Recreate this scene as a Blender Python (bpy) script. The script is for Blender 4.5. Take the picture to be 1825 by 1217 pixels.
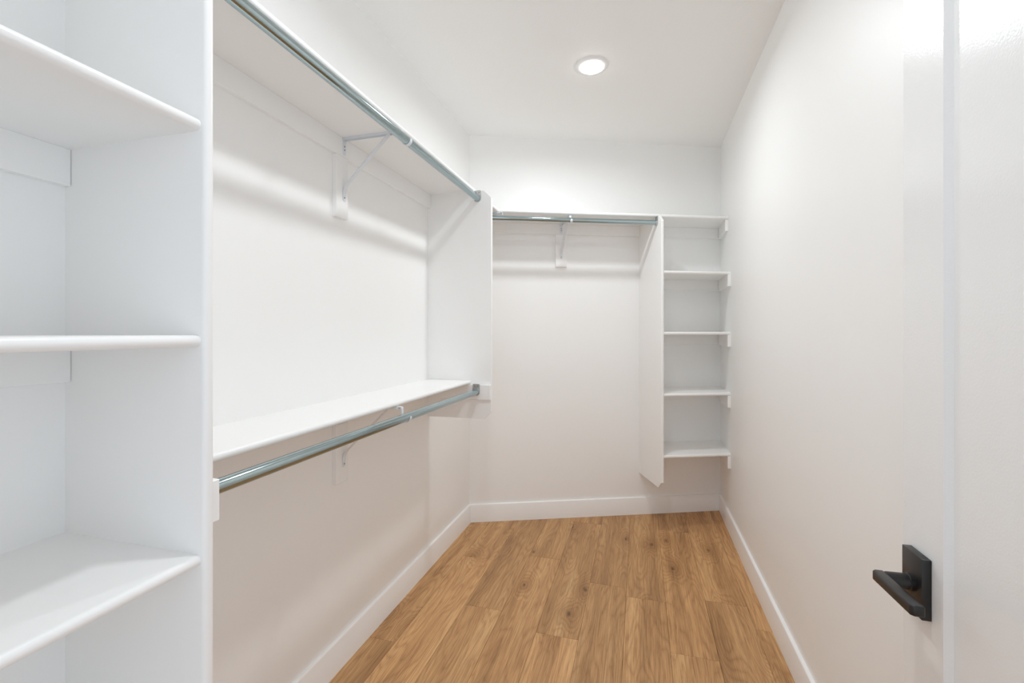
import bpy, bmesh, math, random
from mathutils import Vector, Matrix

# ------------------------------------------------------------------ scene, camera, light
for o in list(bpy.data.objects):
    bpy.data.objects.remove(o, do_unlink=True)
scene = bpy.context.scene
COL = scene.collection
scene.view_settings.view_transform = 'Standard'
scene.view_settings.look = 'None'
scene.view_settings.gamma = 1.0
scene.view_settings.use_curve_mapping = False
scene.view_settings.exposure = 0.12
scene.cycles.max_bounces = 24
scene.cycles.diffuse_bounces = 18
scene.cycles.glossy_bounces = 8

CAM_H = 1.3477
PSI = 0.2729
cam_d = bpy.data.cameras.new('camera')
cam_d.sensor_width = 36.0
cam_d.lens = 814.64 / 1825 * 36.0
cam_d.shift_y = -(608.5 - 591.31) / 1825
cam_d.clip_start = 0.02
cam = bpy.data.objects.new('camera', cam_d)
COL.objects.link(cam)
cam.location = (0, 0, CAM_H)
cam.rotation_euler = (math.radians(90), 0, PSI)
scene.camera = cam

# world: cool fill light, entering through the doorway and rear opening added for it
world = bpy.data.worlds.new('world')
scene.world = world
world.use_nodes = True
bg = world.node_tree.nodes['Background']
bg.inputs[0].default_value = (0.80, 0.895, 1.0, 1)
bg.inputs[1].default_value = 1.35

L1 = (-0.243, 2.42)
LIGHTS = [L1, (-0.28, 0.95)]
LAMP_W = [8.8, 6.2]
LAMP_C = (0.90, 0.962, 1.0)

# ------------------------------------------------------------------ room measures (metres)
L, R, YL, YR, C = -1.165, 0.5875, 3.041, 3.761, 2.743
YB = -1.0                       # wall behind the camera
P0 = Vector((L, YL, 0))
W_ = Vector((R - L, YR - YL, 0))
WLEN = W_.length
U = W_.normalized()
N = Vector((U.y, -U.x, 0))      # out of the slanted back wall, into the room


def B(s, t, z):
    """point in the back wall's own frame: s along the wall, t out of it"""
    return P0 + U * s + N * t + Vector((0, 0, z))


# ------------------------------------------------------------------ materials
def mat(name, color, rough=0.5, metal=0.0, bump=None, coat=0.0, mottle=0.0, spec=0.5):
    m = bpy.data.materials.new(name)
    m.use_nodes = True
    nt = m.node_tree
    b = nt.nodes['Principled BSDF']
    b.inputs['Base Color'].default_value = (*color, 1)
    b.inputs['Roughness'].default_value = rough
    b.inputs['Metallic'].default_value = metal
    b.inputs['Coat Weight'].default_value = coat
    b.inputs['Specular IOR Level'].default_value = spec
    tc = nt.nodes.new('ShaderNodeTexCoord')
    if bump:
        scale, strength, dist = bump
        n = nt.nodes.new('ShaderNodeTexNoise')
        n.inputs['Scale'].default_value = scale
        n.inputs['Detail'].default_value = 3
        n.inputs['Roughness'].default_value = 0.45
        nt.links.new(tc.outputs['Object'], n.inputs['Vector'])
        bp = nt.nodes.new('ShaderNodeBump')
        bp.inputs['Strength'].default_value = strength
        bp.inputs['Distance'].default_value = dist
        nt.links.new(n.outputs['Fac'], bp.inputs['Height'])
        nt.links.new(bp.outputs['Normal'], b.inputs['Normal'])
    if mottle:
        n2 = nt.nodes.new('ShaderNodeTexNoise')
        n2.inputs['Scale'].default_value = 2.3
        n2.inputs['Detail'].default_value = 4
        nt.links.new(tc.outputs['Object'], n2.inputs['Vector'])
        mr = nt.nodes.new('ShaderNodeMapRange')
        mr.inputs['To Min'].default_value = 1 - mottle
        mr.inputs['To Max'].default_value = 1 + mottle
        nt.links.new(n2.outputs['Fac'], mr.inputs['Value'])
        mx = nt.nodes.new('ShaderNodeVectorMath')
        mx.operation = 'SCALE'
        mx.inputs[0].default_value = color
        nt.links.new(mr.outputs[0], mx.inputs['Scale'])
        nt.links.new(mx.outputs[0], b.inputs['Base Color'])
    return m


M_WALL = mat('wall_paint', (0.912, 0.910, 0.902), 0.42, bump=(210, 0.12, 0.0012), mottle=0.006, spec=0.36)
M_CEIL = mat('ceiling_paint', (0.90, 0.897, 0.888), 0.6, bump=(70, 0.25, 0.002), mottle=0.006)
M_SHELF = mat('shelf_paint', (0.905, 0.902, 0.892), 0.30, bump=(60, 0.05, 0.0008))
M_TRIM = mat('trim_paint', (0.91, 0.906, 0.898), 0.26, bump=(40, 0.03, 0.0006))
M_DOOR = mat('door_paint', (0.865, 0.868, 0.868), 0.19, bump=(230, 0.16, 0.0012))
M_BRACKET = mat('white_powder_coat', (0.74, 0.77, 0.81), 0.32)
M_STEEL = mat('zinc_steel', (0.40, 0.49, 0.51), 0.09, metal=1.0)
M_SOCKET = mat('socket_steel', (0.55, 0.57, 0.57), 0.28, metal=1.0)
M_SCREW = mat('screw_steel', (0.32, 0.34, 0.35), 0.35, metal=1.0)
M_BLACK = mat('black_metal', (0.012, 0.011, 0.011), 0.33, bump=(300, 0.05, 0.0004))
M_RING = mat('lamp_trim', (0.85, 0.85, 0.85), 0.35)
M_SUB = mat('subfloor', (0.05, 0.03, 0.018), 0.8)

M_LENS = bpy.data.materials.new('lamp_lens')
M_LENS.use_nodes = True
_b = M_LENS.node_tree.nodes['Principled BSDF']
_b.inputs['Base Color'].default_value = (0.9, 0.9, 0.9, 1)
_b.inputs['Emission Color'].default_value = (1, 0.98, 0.94, 1)
_b.inputs['Emission Strength'].default_value = 14.0


def wood():
    m = bpy.data.materials.new('oak_plank')
    m.use_nodes = True
    nt = m.node_tree
    N_ = nt.nodes.new
    lk = nt.links.new
    b = nt.nodes['Principled BSDF']

    def math_(op, a, c=None, d=None):
        n = N_('ShaderNodeMath'); n.operation = op
        for i, v in enumerate((a, c, d)):
            if v is None: continue
            if isinstance(v, (int, float)): n.inputs[i].default_value = v
            else: lk(v, n.inputs[i])
        return n.outputs[0]

    def noise(vec, scale, detail=2, rough=0.5, dist=0.0):
        n = N_('ShaderNodeTexNoise')
        n.inputs['Scale'].default_value = scale
        n.inputs['Detail'].default_value = detail
        n.inputs['Roughness'].default_value = rough
        n.inputs['Distortion'].default_value = dist
        lk(vec, n.inputs['Vector'])
        return n.outputs['Fac']

    def ramp(v, stops):
        r = N_('ShaderNodeValToRGB')
        e = r.color_ramp.elements
        e[0].position, e[0].color = stops[0][0], (*stops[0][1], 1)
        e[1].position, e[1].color = stops[-1][0], (*stops[-1][1], 1)
        for p, c in stops[1:-1]:
            x = e.new(p); x.color = (*c, 1)
        lk(v, r.inputs[0])
        return r.outputs[0]

    def mix(kind, f, a, c):
        n = N_('ShaderNodeMix'); n.data_type = 'RGBA'; n.blend_type = kind
        if isinstance(f, (int, float)): n.inputs[0].default_value = f
        else: lk(f, n.inputs[0])
        for i, v in ((6, a), (7, c)):
            if isinstance(v, tuple): n.inputs[i].default_value = (*v, 1)
            else: lk(v, n.inputs[i])
        return n.outputs[2]

    def scaled(vec, s):
        n = N_('ShaderNodeVectorMath'); n.operation = 'MULTIPLY'
        lk(vec, n.inputs[0]); n.inputs[1].default_value = s
        return n.outputs[0]

    tc = N_('ShaderNodeTexCoord'); oi = N_('ShaderNodeObjectInfo')
    off = N_('ShaderNodeCombineXYZ')
    lk(math_('MULTIPLY', oi.outputs['Random'], 37.0), off.inputs[0])
    lk(math_('MULTIPLY', oi.outputs['Random'], 91.0), off.inputs[1])
    lk(math_('MULTIPLY', oi.outputs['Random'], 13.0), off.inputs[2])
    add = N_('ShaderNodeVectorMath'); add.operation = 'ADD'
    lk(tc.outputs['Object'], add.inputs[0]); lk(off.outputs[0], add.inputs[1])
    P = add.outputs[0]
    # knots: sparse stretched cells
    kv = scaled(P, (4.6, 2.1, 0.01))
    vo = N_('ShaderNodeTexVoronoi'); vo.voronoi_dimensions = '2D'; vo.feature = 'F1'; vo.inputs['Scale'].default_value = 1.0
    vo.inputs['Randomness'].default_value = 0.9
    # slight wobble of the cell lookup
    wob = N_('ShaderNodeTexNoise'); wob.inputs['Scale'].default_value = 14; wob.inputs['Detail'].default_value = 2
    lk(P, wob.inputs['Vector'])
    wv = N_('ShaderNodeVectorMath'); wv.operation = 'MULTIPLY_ADD'
    lk(wob.outputs['Color'], wv.inputs[0]); wv.inputs[1].default_value = (0.10, 0.10, 0); lk(kv, wv.inputs[2])
    lk(wv.outputs[0], vo.inputs['Vector'])
    kd = vo.outputs['Distance']
    sel = N_('ShaderNodeSeparateColor'); lk(vo.outputs['Color'], sel.inputs[0])
    ksel = math_('GREATER_THAN', sel.outputs[0], 0.45)
    kn = N_('ShaderNodeMapRange'); kn.interpolation_type = 'SMOOTHSTEP'
    kn.inputs['From Min'].default_value = 0.0; kn.inputs['From Max'].default_value = 0.065
    kn.inputs['To Min'].default_value = 1.0; kn.inputs['To Max'].default_value = 0.0
    lk(kd, kn.inputs['Value'])
    knot = math_('MULTIPLY', kn.outputs[0], ksel)
    kh = N_('ShaderNodeMapRange'); kh.interpolation_type = 'SMOOTHSTEP'
    kh.inputs['From Min'].default_value = 0.0; kh.inputs['From Max'].default_value = 0.42
    kh.inputs['To Min'].default_value = 1.0; kh.inputs['To Max'].default_value = 0.0
    lk(kd, kh.inputs['Value'])
    halo = math_('MULTIPLY', kh.outputs[0], ksel)
    # growth-ring field: across the plank, bulging around knots and in long cathedrals
    sx = N_('ShaderNodeSeparateXYZ'); lk(P, sx.inputs[0])
    low = noise(scaled(P, (6.0, 0.8, 1.0)), 1.0, 2, 0.5)
    mid = noise(scaled(P, (26.0, 4.0, 1.0)), 1.0, 3, 0.6)
    fld = math_('ADD', math_('MULTIPLY', low, 20.0), math_('MULTIPLY', mid, 1.6))
    fld = math_('ADD', fld, math_('MULTIPLY', halo, 4.0))
    rings = math_('ABSOLUTE', math_('SINE', math_('MULTIPLY', fld, 3.4)))
    rings = math_('POWER', rings, 0.7)
    fine = noise(scaled(P, (300.0, 4.2, 1.0)), 1.0, 3, 0.62)
    pore = noise(scaled(P, (520.0, 12.0, 1.0)), 1.0, 2, 0.7)
    broad = noise(scaled(P, (11.0, 0.7, 1.0)), 1.0, 3, 0.55)
    base = ramp(broad, [(0.28, (0.375, 0.200, 0.086)), (0.5, (0.555, 0.312, 0.138)), (0.72, (0.68, 0.412, 0.195))])
    c = mix('MULTIPLY', math_('MULTIPLY', math_('SUBTRACT', 1.0, rings), 0.55), base, (0.60, 0.50, 0.42))
    c = mix('MULTIPLY', 0.75, c, ramp(fine, [(0.30, (0.62, 0.57, 0.52)), (0.5, (0.97, 0.97, 0.97)), (0.7, (1.22, 1.24, 1.26))]))
    c = mix('MULTIPLY', 0.6, c, ramp(pore, [(0.32, (0.62, 0.56, 0.50)), (0.46, (1, 1, 1)), (1.0, (1.05, 1.05, 1.05))]))
    c = mix('MULTIPLY', math_('MULTIPLY', math_('POWER', halo, 1.6), 0.60), c, (0.60, 0.52, 0.44))
    c = mix('MIX', math_('MULTIPLY', knot, 0.80), c, (0.07, 0.038, 0.022))
    # plank to plank tone
    pv = N_('ShaderNodeMapRange'); pv.inputs['To Min'].default_value = 0.90; pv.inputs['To Max'].default_value = 1.13
    lk(math_('FRACT', math_('MULTIPLY', oi.outputs['Random'], 17.31)), pv.inputs['Value'])
    sc = N_('ShaderNodeVectorMath'); sc.operation = 'SCALE'
    lk(c, sc.inputs[0]); lk(pv.outputs[0], sc.inputs['Scale'])
    lk(sc.outputs[0], b.inputs['Base Color'])
    b.inputs['Roughness'].default_value = 0.46
    b.inputs['Specular IOR Level'].default_value = 0.35
    bp = N_('ShaderNodeBump'); bp.inputs['Strength'].default_value = 0.25; bp.inputs['Distance'].default_value = 0.0006
    lk(math_('ADD', fine, math_('MULTIPLY', rings, 0.4)), bp.inputs['Height'])
    lk(bp.outputs['Normal'], b.inputs['Normal'])
    return m


M_WOOD = wood()

# ------------------------------------------------------------------ mesh helpers
def link_mesh(name, bm, m, parent=None, origin=None, label=None, smooth=35):
    """one mesh object from world-space geometry; children inherit the root's origin"""
    bmesh.ops.recalc_face_normals(bm, faces=bm.faces)
    if parent is not None:
        root = parent
        while root.parent is not None: root = root.parent
        o0 = root.location
    else:
        if origin is None:
            xs = [v.co.copy() for v in bm.verts]
            o0 = Vector(((min(v.x for v in xs) + max(v.x for v in xs)) / 2,
                         (min(v.y for v in xs) + max(v.y for v in xs)) / 2, min(v.z for v in xs)))
        else: o0 = Vector(origin)
    bmesh.ops.translate(bm, verts=bm.verts, vec=-Vector(o0))
    me = bpy.data.meshes.new(name)
    bm.to_mesh(me); bm.free()
    me.materials.append(m)
    if smooth:
        me.shade_smooth(); me.set_sharp_from_angle(angle=math.radians(smooth))
    ob = bpy.data.objects.new(name, me)
    COL.objects.link(ob)
    if parent is not None: ob.parent = parent
    else: ob.location = o0
    if label: ob['label'] = label
    return ob


def thing(name, label, cat, loc, group=None):
    e = bpy.data.objects.new(name, None)
    e.empty_display_size = 0.05
    COL.objects.link(e)
    e.location = loc
    e['label'] = label; e['category'] = cat
    if group: e['group'] = group
    return e


def struct(name, bm, m, label, smooth=35):
    o = link_mesh(name, bm, m, smooth=smooth)
    o['kind'] = 'structure'; o['label'] = label
    return o


def poly_prism(bm, lo, hi):
    """closed prism between two matching rings of points"""
    a = [bm.verts.new(p) for p in lo]; b = [bm.verts.new(p) for p in hi]
    n = len(a)
    bm.faces.new(a); bm.faces.new(list(reversed(b)))
    for i in range(n):
        bm.faces.new((a[i], b[i], b[(i + 1) % n], a[(i + 1) % n]))
    return a + b


def box(bm, x0, x1, y0, y1, z0, z1):
    return poly_prism(bm, [Vector(p) for p in ((x0, y0, z0), (x1, y0, z0), (x1, y1, z0), (x0, y1, z0))],
                      [Vector(p) for p in ((x0, y0, z1), (x1, y0, z1), (x1, y1, z1), (x0, y1, z1))])


def bbox_back(bm, s0, s1, t0, t1, z0, z1):
    return poly_prism(bm, [B(s0, t0, z0), B(s1, t0, z0), B(s1, t1, z0), B(s0, t1, z0)],
                      [B(s0, t0, z1), B(s1, t0, z1), B(s1, t1, z1), B(s0, t1, z1)])


def bevel(bm, test, w, seg=4):
    es = [e for e in bm.edges if test(e.verts[0].co, e.verts[1].co)]
    if es:
        bmesh.ops.bevel(bm, geom=es, offset=w, offset_type='OFFSET', segments=seg, profile=0.5,
                        affect='EDGES', clamp_overlap=True)


def soft(bm, w=0.0012, seg=1):
    bmesh.ops.recalc_face_normals(bm, faces=bm.faces)
    bevel(bm, lambda a, b: True, w, seg)


def shelf_board(pts, z0, z1, front):
    """pts: plan outline (x, y); front: pair of plan points that make the round-nosed edge"""
    bm = bmesh.new()
    poly_prism(bm, [Vector((x, y, z0)) for x, y in pts], [Vector((x, y, z1)) for x, y in pts])
    fa, fb = Vector(front[0]), Vector(front[1])

    def isf(a, b):
        if abs(a.z - b.z) > 1e-6: return False
        A, Bq = Vector((a.x, a.y)), Vector((b.x, b.y))
        return ((A - fa).length < 1e-5 and (Bq - fb).length < 1e-5) or ((A - fb).length < 1e-5 and (Bq - fa).length < 1e-5)
    bevel(bm, isf, (z1 - z0) * 0.46, 5)
    return bm


def cyl_between(bm, a, b, r, n=24, cap=True):
    a, b = Vector(a), Vector(b)
    d = (b - a).normalized()
    up = Vector((0, 0, 1)) if abs(d.z) < 0.9 else Vector((1, 0, 0))
    e1 = d.cross(up).normalized(); e2 = d.cross(e1)
    ra, rb = [], []
    for i in range(n):
        q = e1 * math.cos(2 * math.pi * i / n) * r + e2 * math.sin(2 * math.pi * i / n) * r
        ra.append(bm.verts.new(a + q)); rb.append(bm.verts.new(b + q))
    for i in range(n):
        bm.faces.new((ra[i], ra[(i + 1) % n], rb[(i + 1) % n], rb[i]))
    if cap:
        bm.faces.new(ra); bm.faces.new(list(reversed(rb)))


def lathe(bm, prof, centre, axis, n=32):
    """prof: list of (radius, distance along axis)"""
    ax = Vector(axis).normalized()
    up = Vector((0, 0, 1)) if abs(ax.z) < 0.9 else Vector((1, 0, 0))
    e1 = ax.cross(up).normalized(); e2 = ax.cross(e1)
    c = Vector(centre); rings = []
    for r, h in prof:
        if r < 1e-6: rings.append([bm.verts.new(c + ax * h)])
        else: rings.append([bm.verts.new(c + ax * h + (e1 * math.cos(2 * math.pi * i / n) + e2 * math.sin(2 * math.pi * i / n)) * r) for i in range(n)])
    for a, b in zip(rings, rings[1:]):
        for i in range(n):
            j = (i + 1) % n
            if len(a) == 1: bm.faces.new((a[0], b[j], b[i]))
            elif len(b) == 1: bm.faces.new((a[i], a[j], b[0]))
            else: bm.faces.new((a[i], a[j], b[j], b[i]))


def strip(bm, pts, half, side, th):
    """a bent flat bar: pts is its centre line, side the width direction, th its thickness"""
    side = Vector(side).normalized()
    pts = [Vector(p) for p in pts]; ring = []
    for i, p in enumerate(pts):
        d = (pts[min(i + 1, len(pts) - 1)] - pts[max(i - 1, 0)]).normalized()
        nrm = d.cross(side).normalized() * th / 2
        h = half[i] if isinstance(half, (list, tuple)) else half
        ring.append([bm.verts.new(p + side * h + nrm), bm.verts.new(p - side * h + nrm),
                     bm.verts.new(p - side * h - nrm), bm.verts.new(p + side * h - nrm)])
    for a, b in zip(ring, ring[1:]):
        for i in range(4):
            bm.faces.new((a[i], a[(i + 1) % 4], b[(i + 1) % 4], b[i]))
    bm.faces.new(ring[0]); bm.faces.new(list(reversed(ring[-1])))


# ------------------------------------------------------------------ the room
T = 0.10
bm = bmesh.new(); box(bm, L - T, L, YB - T, YL + 0.1, 0, C)
struct('wall_left', bm, M_WALL, 'long white painted wall behind the hanging rods')
bm = bmesh.new(); poly_prism(bm, [B(-0.02, 0, 0), B(WLEN + 0.02, 0, 0), B(WLEN + 0.02, -T, 0), B(-0.02, -T, 0)],
                             [B(-0.02, 0, C), B(WLEN + 0.02, 0, C), B(WLEN + 0.02, -T, C), B(-0.02, -T, C)])
struct('wall_back', bm, M_WALL, 'slanted white end wall of the closet')
# right wall; unseen doorway beside the open door, added to admit fill light
DY0, DY1, DH = -0.42, 0.365, 2.46
bm = bmesh.new()
box(bm, R, R + T, DY1, YR + 0.1, 0, C)
box(bm, R, R + T, YB - T, DY0, 0, C)
box(bm, R, R + T, DY0, DY1, DH, C)
struct('wall_right', bm, M_WALL, 'plain off-white painted wall on the right')
# wall behind the camera; its wide unseen opening is added for soft fill
OX0, OX1 = -0.75, 0.45
bm = bmesh.new()
box(bm, L, OX0, YB - T, YB, 0, C)
box(bm, OX1, R, YB - T, YB, 0, C)
box(bm, OX0, OX1, YB - T, YB, DH, C)
struct('wall_near', bm, M_WALL, 'white wall behind the camera')
bm = bmesh.new(); box(bm, L - T, R + T, YB - T, YR + 0.15, C, C + 0.08)
struct('ceiling', bm, M_CEIL, 'white textured ceiling')
# floor: subfloor slab and planks
bm = bmesh.new(); box(bm, L - T, R + T, YB - T, YR + 0.15, -0.05, -0.008)
floor = struct('floor', bm, M_SUB, 'warm brown oak plank floor', smooth=0)


def clip(poly, a, n):
    out = []
    for i in range(len(poly)):
        p, q = poly[i], poly[(i + 1) % len(poly)]
        dp, dq = (p - a).dot(n), (q - a).dot(n)
        if dp >= 0: out.append(p)
        if dp * dq < 0: out.append(p + (q - p) * (dp / (dp - dq)))
    return out


rng = random.Random(5)
PW, PL = 0.191, 1.241
joints = [0.36, 1.776, 1.33, 2.114, 2.68, 2.004, 2.48, 2.40, 2.03, 2.47, 2.29, 1.1]
for k in range(-1, 10):
    x0 = -1.023 + PW * (k - 1); x1 = x0 + PW
    x0, x1 = max(x0, L), min(x1, R)
    if x1 - x0 < 0.01: continue
    j = joints[k + 1] % PL
    y = j - PL * 2
    while y < YR:
        g = 0.0004
        poly = [Vector((x0 + g, max(y, YB) + g, 0)), Vector((x1 - g, max(y, YB) + g, 0)),
                Vector((x1 - g, y + PL - g, 0)), Vector((x0 + g, y + PL - g, 0))]
        if y + PL > YB + 0.05:
            poly = clip(poly, P0, N)
            if len(poly) >= 3:
                bm = bmesh.new()
                poly_prism(bm, [p + Vector((0, 0, -0.008)) for p in poly], poly)
                bevel(bm, lambda a, b: a.z > -0.001 and b.z > -0.001, 0.0007, 1)
                link_mesh('plank', bm, M_WOOD, parent=floor, smooth=0)
        y += PL

# baseboards with a small eased top edge
BH, BT = 0.1262, 0.014


def base_run(name, a, b, n, label):
    a, b, n = Vector(a), Vector(b), Vector(n)
    bm = bmesh.new()
    prof = [(0, 0), (BT, 0), (BT, BH - 0.005), (BT - 0.0015, BH - 0.0015), (BT - 0.005, BH), (0, BH)]
    poly_prism(bm, [a + n * t + Vector((0, 0, z)) for t, z in prof], [b + n * t + Vector((0, 0, z)) for t, z in prof])
    return struct(name, bm, M_TRIM, label, smooth=50)


base_run('baseboard_left', (L, 0.696, 0), (L, YL - 0.004, 0), (1, 0, 0), 'white baseboard under the long hanging wall')
base_run('baseboard_back', B(0.006, 0, 0), B(WLEN - 0.006, 0, 0), N, 'white baseboard along the slanted end wall')
base_run('baseboard_right', (R, 0.44, 0), (R, YR - 0.008, 0), (-1, 0, 0), 'white baseboard along the right wall')

# doorway casing (behind the camera, mostly out of view)
bm = bmesh.new()
box(bm, R - 0.012, R, DY1, DY1 + 0.07, 0, DH + 0.07)
box(bm, R - 0.012, R, DY0 - 0.07, DY0, 0, DH + 0.07)
box(bm, R - 0.012, R, DY0, DY1, DH, DH + 0.07)
struct('trim_1', bm, M_TRIM, 'white casing around the doorway')

# the open door, folded back against the right wall
DX0, DX1 = 0.525, 0.560
HY, EY = 0.369, 1.129
DZ0, DZ1 = 0.012, 2.445
ST = 0.129
bm = bmesh.new()
o4 = [(HY, DZ0), (EY, DZ0), (EY, DZ1), (HY, DZ1)]
i4 = [(HY + ST, DZ0 + 0.20), (EY - ST, DZ0 + 0.20), (EY - ST, DZ1 - ST), (HY + ST, DZ1 - ST)]
rw, rd = 0.007, 0.012
k4 = [(i4[0][0] + rw, i4[0][1] + rw), (i4[1][0] - rw, i4[1][1] + rw), (i4[2][0] - rw, i4[2][1] - rw), (i4[3][0] + rw, i4[3][1] - rw)]


def ring(pts, x): return [bm.verts.new((x, y, z)) for y, z in pts]


fo, fi, fk = ring(o4, DX0), ring(i4, DX0), ring(k4, DX0 + rd)
bo, bi, bk = ring(o4, DX1), ring(i4, DX1), ring(k4, DX1 - rd)
for q in range(4):
    w = (q + 1) % 4
    bm.faces.new((fo[q], fo[w], fi[w], fi[q])); bm.faces.new((fi[q], fi[w], fk[w], fk[q]))
    bm.faces.new((bo[q], bo[w], bi[w], bi[q])); bm.faces.new((bi[q], bi[w], bk[w], bk[q]))
    bm.faces.new((fo[q], fo[w], bo[w], bo[q]))
bm.faces.new(fk); bm.faces.new(bk)
bmesh.ops.recalc_face_normals(bm, faces=bm.faces)
door = struct('door_1', bm, M_DOOR, 'white shaker-style door standing open against the right wall')

# black lever handle
PY0, PY1, PZ0, PZ1 = 1.033, 1.100, 0.806, 0.920
bm = bmesh.new(); box(bm, 0.509, DX0, PY0, PY1, PZ0, PZ1); soft(bm, 0.0012, 2)
rose = link_mesh('door_handle', bm, M_BLACK, parent=door, label='matte black lever handle on a rectangular plate')
bm = bmesh.new()
cz, cy_ = 0.8610, 1.0665
lathe(bm, [(0.0001, 0), (0.0165, 0), (0.0165, 0.006), (0.0148, 0.007), (0.0140, 0.040), (0.0095, 0.058), (0.0001, 0.058)], (0.509, cy_, cz), (-1, 0, 0), 32)
link_mesh('spindle_neck', bm, M_BLACK, parent=rose)
bm = bmesh.new()
lx0, lx1 = 0.4455, 0.4665
lz = lambda y: 0.8550 + (1.074 - y) * 0.05
pts = [(lx1, 1.0765), (lx0 + 0.006, 1.0765), (lx0, 1.0700), (lx0, 0.9400), (lx0 + 0.0045, 0.9345), (lx1, 0.9345)]
poly_prism(bm, [Vector((x, y, lz(y))) for x, y in pts], [Vector((x, y, lz(y) + 0.0185)) for x, y in pts])
soft(bm, 0.0028, 3)
link_mesh('lever', bm, M_BLACK, parent=rose)

# ------------------------------------------------------------------ left shelving tower
TW = 0.0200
YN0, YN1 = 0.673, 0.6955
XP = -0.790                       # panel front
tower = thing('shelving_tower', 'tall white open shelving tower at the left edge, with three deep shelves in view', 'shelving', (L + 0.19, 0.38, 0))
for (y0, y1) in ((YN0, YN1), (0.040, 0.0625)):
    bm = bmesh.new(); box(bm, L, XP, y0, y1, 0, 2.126)
    bevel(bm, lambda a, b: a.x > XP - 1e-5 and b.x > XP - 1e-5 and abs(a.z - b.z) > 1, 0.0085, 5)
    link_mesh('side_panel', bm, M_SHELF, parent=tower)
for zt in (1.7505, 1.3415, 0.9265, 0.5140):
    z0 = zt - 0.022
    bm = shelf_board([(L, 0.0625), (-0.798, 0.0625), (-0.798, YN0), (L, YN0)], z0, zt, ((-0.798, 0.0625), (-0.798, YN0)))
    sh = link_mesh('shelf', bm, M_SHELF, parent=tower)
    bm = bmesh.new(); box(bm, L, L + 0.019, 0.0625, YN0 - 0.001, z0 - 0.076, z0); soft(bm, 0.001)
    link_mesh('cleat', bm, M_TRIM, parent=sh)

# ------------------------------------------------------------------ long shelves on the left wall
ZU0, ZU1 = 2.126, 2.146
XSF = -0.885
YF0, YF1 = 2.383, 2.403


def front_y_on_back(x, t):
    """y of the line 't out of the back wall' at a given x"""
    p = P0 + N * t
    return p.y + (x - p.x) * U.y / U.x


bm = shelf_board([(L, 0.02), (XSF, 0.02), (XSF, front_y_on_back(XSF, 0)), (L, YL)], ZU0, ZU1,
                 ((XSF, 0.02), (XSF, front_y_on_back(XSF, 0))))
upper = link_mesh('closet_shelf', bm, M_SHELF)
upper['label'] = 'long white shelf high on the left wall, above the upper rod'; upper['category'] = 'shelf'
for y0, y1 in ((YN1, YF0), (YF1, YL - 0.012)):
    bm = bmesh.new(); box(bm, L, L + 0.019, y0, y1, ZU0 - 0.076, ZU0); soft(bm, 0.001)
    link_mesh('cleat', bm, M_TRIM, parent=upper)
bm = bmesh.new(); box(bm, L, L + 0.019, 1.541, 1.615, 1.803, ZU0 - 0.0765); soft(bm, 0.001)
link_mesh('support_board', bm, M_TRIM, parent=upper)

ZL0, ZL1 = 1.0585, 1.0785
XLF = -0.903
bm = shelf_board([(L, YN1), (XLF, YN1), (XLF, YF0), (L, YF0)], ZL0, ZL1, ((XLF, YN1), (XLF, YF0)))
lower = link_mesh('closet_shelf', bm, M_SHELF)
lower['label'] = 'long white shelf at waist height on the left wall, above the lower rod'; lower['category'] = 'shelf'
bm = bmesh.new(); box(bm, L, L + 0.019, YN1, YF0, ZL0 - 0.076, ZL0); soft(bm, 0.001)
link_mesh('cleat', bm, M_TRIM, parent=lower)
bm = bmesh.new(); box(bm, L, L + 0.019, 1.541, 1.615, 0.748, ZL0 - 0.0765); soft(bm, 0.001)
link_mesh('support_board', bm, M_TRIM, parent=lower)
for y0, y1, xe in ((YN1, YN1 + 0.019, -0.800), (YF0 - 0.019, YF0, -0.7865)):
    bm = bmesh.new()
    x0 = L + 0.019
    pts = [(x0, ZL0 - 0.0825), (xe - 0.0, ZL0 - 0.0825), (xe, ZL0 - 0.001), (x0, ZL0 - 0.001)]
    poly_prism(bm, [Vector((x, y0, z)) for x, z in pts], [Vector((x, y1, z)) for x, z in pts])
    soft(bm, 0.0012)
    link_mesh('rod_block', bm, M_TRIM, parent=lower)

# end panel at the far end of the left wall
XF = -0.783
bm = bmesh.new()
ch = 0.045
pts = [(L, 0.867), (XF - ch, 0.867), (XF, 0.867 + ch), (XF, ZU0 - ch), (XF - ch, ZU0), (L, ZU0)]
poly_prism(bm, [Vector((x, YF0, z)) for x, z in pts], [Vector((x, YF1, z)) for x, z in pts])
bevel(bm, lambda a, b: a.x > XF - 1e-4 and b.x > XF - 1e-4 and abs(a.z - b.z) > 0.5, 0.006, 4)
ep = link_mesh('end_panel', bm, M_SHELF)
ep['label'] = 'white hanging panel with clipped corners at the far end of the left wall rods'; ep['category'] = 'panel'

# ------------------------------------------------------------------ shelf and corner unit on the slanted end wall
TB = 0.300
S1, S2 = 1.253, 1.273


def back_xy(s, t): p = B(s, t, 0); return (p.x, p.y)


def s_at_x(x, t): return (x - (P0 + N * t).x) / U.x


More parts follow.
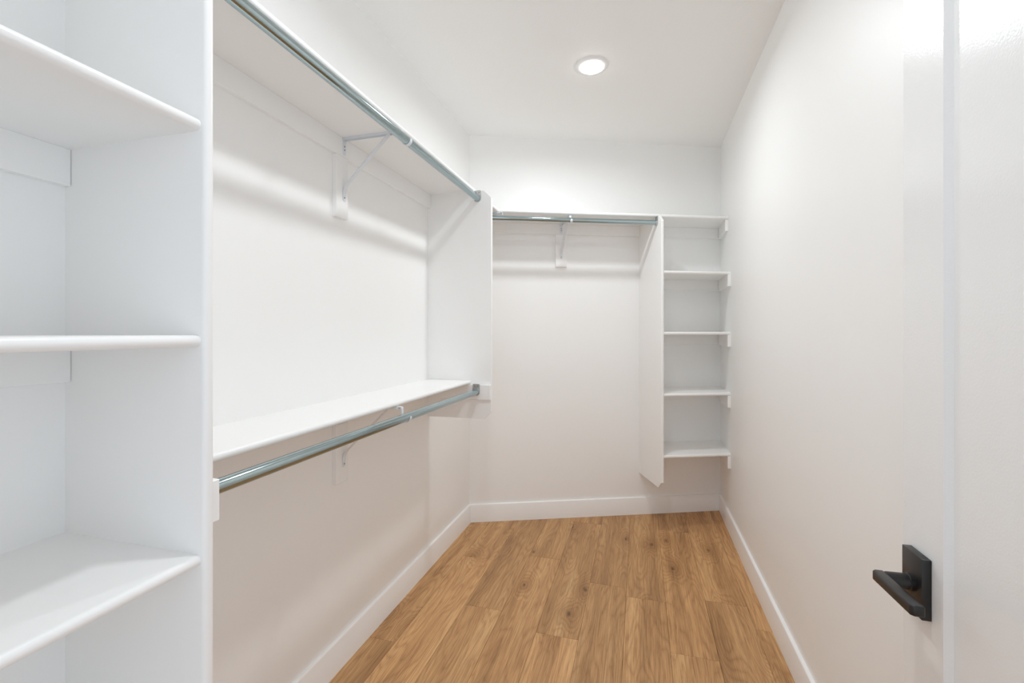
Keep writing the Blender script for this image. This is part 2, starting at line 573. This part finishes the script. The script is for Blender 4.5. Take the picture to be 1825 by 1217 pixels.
xa = XSF - 0.006
outline = [back_xy(s_at_x(xa, 0), 0), back_xy(s_at_x(xa, TB), TB), back_xy(s_at_x(R, TB), TB), back_xy(WLEN, 0)]
bm = shelf_board(outline, ZU0, ZU1, (outline[1], outline[2]))
bsh = link_mesh('closet_shelf', bm, M_SHELF)
bsh['label'] = 'white shelf running the width of the slanted end wall'; bsh['category'] = 'shelf'
for s0, s1 in ((0.02, S1), (S2, WLEN - 0.008)):
    bm = bmesh.new(); bbox_back(bm, s0, s1, 0, 0.019, ZU0 - 0.076, ZU0); soft(bm, 0.001)
    link_mesh('cleat', bm, M_TRIM, parent=bsh)
bm = bmesh.new(); bbox_back(bm, 0.620, 0.700, 0, 0.019, 1.816, ZU0 - 0.0765); soft(bm, 0.001)
link_mesh('support_board', bm, M_TRIM, parent=bsh)
bm = bmesh.new(); box(bm, R - 0.019, R, 3.447, YR - 0.03, ZU0 - 0.080, ZU0); soft(bm, 0.001)
link_mesh('cleat', bm, M_TRIM, parent=bsh)

TP = 0.372
unit = thing('corner_shelf_unit', 'narrow white corner shelf unit with four small shelves beside a hanging side panel', 'shelving', B(1.57, 0.15, 0.3))
bm = bmesh.new()
zb, zt = 0.305, ZU0
pts = [(0, zb), (TP - ch, zb), (TP, zb + ch), (TP, zt - ch), (TP - ch, zt), (0, zt)]
poly_prism(bm, [B(S1, t, z) for t, z in pts], [B(S2, t, z) for t, z in pts])
ftest = lambda a, b: (a - P0).dot(N) > TP - 1e-4 and (b - P0).dot(N) > TP - 1e-4 and abs(a.z - b.z) > 0.5
bevel(bm, ftest, 0.006, 4)
link_mesh('side_panel', bm, M_SHELF, parent=unit)
for zt in (1.7545, 1.3475, 0.9375, 0.5280):
    z0 = zt - 0.020
    tf = 0.366
    ol = [back_xy(S2, 0), back_xy(S2, tf), back_xy(s_at_x(R, tf), tf), back_xy(WLEN, 0)]
    bm = shelf_board(ol, z0, zt, (ol[1], ol[2]))
    sh = link_mesh('shelf', bm, M_SHELF, parent=unit)
    bm = bmesh.new(); bbox_back(bm, S2, WLEN - 0.008, 0, 0.019, z0 - 0.076, z0); soft(bm, 0.001)
    link_mesh('cleat', bm, M_TRIM, parent=sh)
    bm = bmesh.new(); box(bm, R - 0.019, R, 3.350, YR - 0.03, z0 - 0.080, z0); soft(bm, 0.001)
    link_mesh('cleat', bm, M_TRIM, parent=sh)

# ------------------------------------------------------------------ rods with their sockets
RR = 0.0165


def socket(parent, c, axis, across):
    """rounded plate with a cup for the rod; c lies on the mounting face, axis points to the rod"""
    c, axis, across = Vector(c), Vector(axis).normalized(), Vector(across).normalized()
    up = Vector((0, 0, 1))
    w, top, r = 0.0205, 0.0435, 0.0205
    ol = []
    for i in range(9):
        a = math.pi + math.pi * i / 8
        ol.append((math.cos(a) * r, math.sin(a) * r))
    for cx, cz, a0 in ((w - 0.006, top - 0.006, 0), (-w + 0.006, top - 0.006, 90)):
        for i in range(4):
            a = math.radians(a0 + 30 * i)
            ol.append((cx + 0.006 * math.cos(a), cz + 0.006 * math.sin(a)))
    bm = bmesh.new()
    poly_prism(bm, [c + across * x + up * z for x, z in ol], [c + across * x + up * z + axis * 0.0025 for x, z in ol])
    # raised rim around the plate
    n = len(ol)
    for k in range(n):
        a, b = ol[k], ol[(k + 1) % n]
        cyl_between(bm, c + across * a[0] * 0.95 + up * a[1] * 0.95 + axis * 0.003, c + across * b[0] * 0.95 + up * b[1] * 0.95 + axis * 0.003, 0.0017, 6)
    s = link_mesh('rod_socket', bm, M_SOCKET, parent=parent)
    bm = bmesh.new()
    lathe(bm, [(RR + 0.0004, 0.0025), (RR + 0.0022, 0.0025), (RR + 0.0022, 0.011), (RR + 0.0004, 0.011), (RR + 0.0004, 0.0025)], c, axis, 28)
    link_mesh('cup', bm, M_SOCKET, parent=s)
    for dx in (-0.0095, 0.0095):
        bm = bmesh.new()
        lathe(bm, [(0.0001, 0.0045), (0.0022, 0.0045), (0.0038, 0.003), (0.0038, 0.0024)], c + across * dx + up * 0.0315, axis, 12)
        link_mesh('screw', bm, M_SCREW, parent=s)


def rod(label, a, b, across, group=None):
    a, b = Vector(a), Vector(b)
    t = thing('closet_rod', label, 'rod', (a + b) / 2)
    d = (b - a).normalized()
    bm = bmesh.new(); cyl_between(bm, a + d * 0.003, b - d * 0.003, RR, 40)
    link_mesh('tube', bm, M_STEEL, parent=t)
    socket(t, a, d, across); socket(t, b, -d, across)
    return t


XR, ZRU, ZRL = -0.865, 2.085, 1.0190
rod('steel closet rod hanging below the high shelf on the left wall', (XR, YN1, ZRU), (XR, YF0, ZRU), (1, 0, 0))
rod('steel closet rod below the waist-high shelf on the left wall', (XR, YN1 + 0.019, ZRL), (XR, YF0 - 0.019, ZRL), (1, 0, 0))
TR = 0.305
a = B(s_at_x(L + 0.019, TR), TR, ZRU)
rod('steel closet rod across the slanted end wall', a, B(S1, TR, ZRU), N)


# ------------------------------------------------------------------ shelf-and-rod brackets
def bracket(label, o, out, side, rod_d, rod_z, curl=True):
    """o: point on the mounting face right under the shelf; out: away from the wall"""
    o, out, side = Vector(o), Vector(out).normalized(), Vector(side).normalized()
    up = Vector((0, 0, 1))
    P = lambda x, z, s=0.0: o + out * x + up * z + side * s
    t = thing('shelf_bracket', label, 'bracket', P(0, -0.25), )
    # wall plate
    bm = bmesh.new(); strip(bm, [P(0.0012, -0.001), P(0.0012, -0.060), P(0.0012, -0.068)], [0.0095, 0.0095, 0.006], side, 0.0022)
    pl = link_mesh('wall_plate', bm, M_BRACKET, parent=t)
    for z in (-0.034, -0.048):
        bm = bmesh.new(); lathe(bm, [(0.0001, 0.0042), (0.002, 0.0042), (0.0034, 0.003), (0.0034, 0.002)], P(0, z, 0.001), out, 10)
        link_mesh('screw', bm, M_SCREW, parent=pl)
    # horizontal arm: a shallow channel under the shelf
    bm = bmesh.new()
    xe = rod_d - RR - 0.0035
    strip(bm, [P(0.002, -0.0012), P(xe, -0.0012)], 0.0085, side, 0.0022)
    for s in (-0.0080, 0.0080):
        strip(bm, [P(0.002, -0.0062, s), P(xe - 0.012, -0.0050, s)], 0.0042, up, 0.0016)
    link_mesh('arm', bm, M_BRACKET, parent=t)
    # diagonal brace ending in a screwed tab
    bm = bmesh.new()
    cl = [P(xe - 0.055, -0.006), P(0.017, -0.186), P(0.007, -0.199), P(0.0024, -0.214), P(0.0016, -0.232), P(0.0016, -0.252)]
    strip(bm, cl, [0.0090, 0.0090, 0.0092, 0.0095, 0.0095, 0.0070], side, 0.0022)
    for s in (-0.0086, 0.0086):
        strip(bm, [P(xe - 0.058, -0.0055, s), P(0.0195, -0.1815, s)], 0.0032, (out * 0.7 + up * 0.72), 0.0014)
    br = link_mesh('brace', bm, M_BRACKET, parent=t)
    bm = bmesh.new(); lathe(bm, [(0.0001, 0.0048), (0.002, 0.0048), (0.0036, 0.0035), (0.0036, 0.002)], P(0, -0.240), out, 10)
    link_mesh('screw', bm, M_SCREW, parent=br)
    # hook that carries the rod
    bm = bmesh.new()
    rr = RR + 0.0018
    cl = [P(xe - 0.004, -0.0022), P(rod_d - rr - 0.0005, -0.0045), P(rod_d - rr, -0.010)]
    cl.append(P(rod_d - rr, rod_z if curl else -0.018))
    for i in range(1, 13 if curl else 1):
        a = math.pi + math.pi * 1.08 * i / 12
        cl.append(P(rod_d + math.cos(a) * rr, rod_z + math.sin(a) * rr))
    h = [0.0075] * len(cl)
    if curl: h[-1] = 0.004; h[-2] = 0.0066
    strip(bm, cl, h, side, 0.0022)
    link_mesh('rod_hook' if curl else 'arm_lip', bm, M_BRACKET, parent=t)
    return t


XW = L + 0.019
bracket('white metal bracket holding up the high left wall shelf and its rod', (XW, 1.588, ZU0), (1, 0, 0), (0, 1, 0), XR - XW, ZRU - ZU0)
bracket('white metal bracket under the waist-high left wall shelf, behind the lower rod', (XW, 1.586, ZL0), (1, 0, 0), (0, 1, 0), XR - XW, ZRL - ZL0)
bracket('white metal bracket at the middle of the end wall shelf', B(0.660, 0.019, ZU0), N, U, TR - 0.019, ZRU - ZU0)
bracket('white metal bracket end peeking out from behind the far end panel at the closet corner', (XW, 2.845, ZU0), (1, 0, 0), (0, 1, 0), -0.842 - XW, -0.040, curl=False)

# ------------------------------------------------------------------ recessed ceiling lights
names = ['round white recessed ceiling light shining near the end wall',
         'round white recessed ceiling light above the doorway end, near the shelving tower']
for (x, y), pw, lb in zip(LIGHTS, LAMP_W, names):
    t = thing('recessed_light', lb, 'light', (x, y, C - 0.02))
    bm = bmesh.new()
    lathe(bm, [(0.088, 0.0), (0.0875, 0.002), (0.084, 0.0045), (0.066, 0.009), (0.0625, 0.009), (0.0620, 0.004)], (x, y, C), (0, 0, -1), 48)
    link_mesh('trim_ring', bm, M_RING, parent=t)
    bm = bmesh.new()
    lathe(bm, [(0.0618, 0.006), (0.0605, 0.0125), (0.056, 0.0155), (0.035, 0.0185), (0.0001, 0.019)], (x, y, C), (0, 0, -1), 40)
    link_mesh('lens', bm, M_LENS, parent=t, label='glowing white lens')
    ld = bpy.data.lights.new('ceiling_lamp', 'AREA')
    ld.shape = 'DISK'; ld.size = 0.115; ld.energy = pw; ld.color = LAMP_C; ld.spread = math.radians(168)
    lo = bpy.data.objects.new('ceiling_lamp', ld)
    COL.objects.link(lo); lo.location = (x, y, C - 0.0215)

# light portal in the doorway (samples the world's light only)
pd = bpy.data.lights.new('doorway_portal', 'AREA')
pd.shape = 'RECTANGLE'; pd.size = DH; pd.size_y = DY1 - DY0
pd.cycles.is_portal = True
po = bpy.data.objects.new('doorway_portal', pd)
COL.objects.link(po)
po.location = (R + T + 0.01, (DY0 + DY1) / 2, DH / 2)
po.rotation_euler = (0, math.radians(90), 0)

pd2 = bpy.data.lights.new('opening_portal', 'AREA')
pd2.shape = 'RECTANGLE'; pd2.size = OX1 - OX0; pd2.size_y = DH
pd2.cycles.is_portal = True
po2 = bpy.data.objects.new('opening_portal', pd2)
COL.objects.link(po2)
po2.location = ((OX0 + OX1) / 2, YB - T - 0.01, DH / 2)
po2.rotation_euler = (math.radians(90), 0, 0)
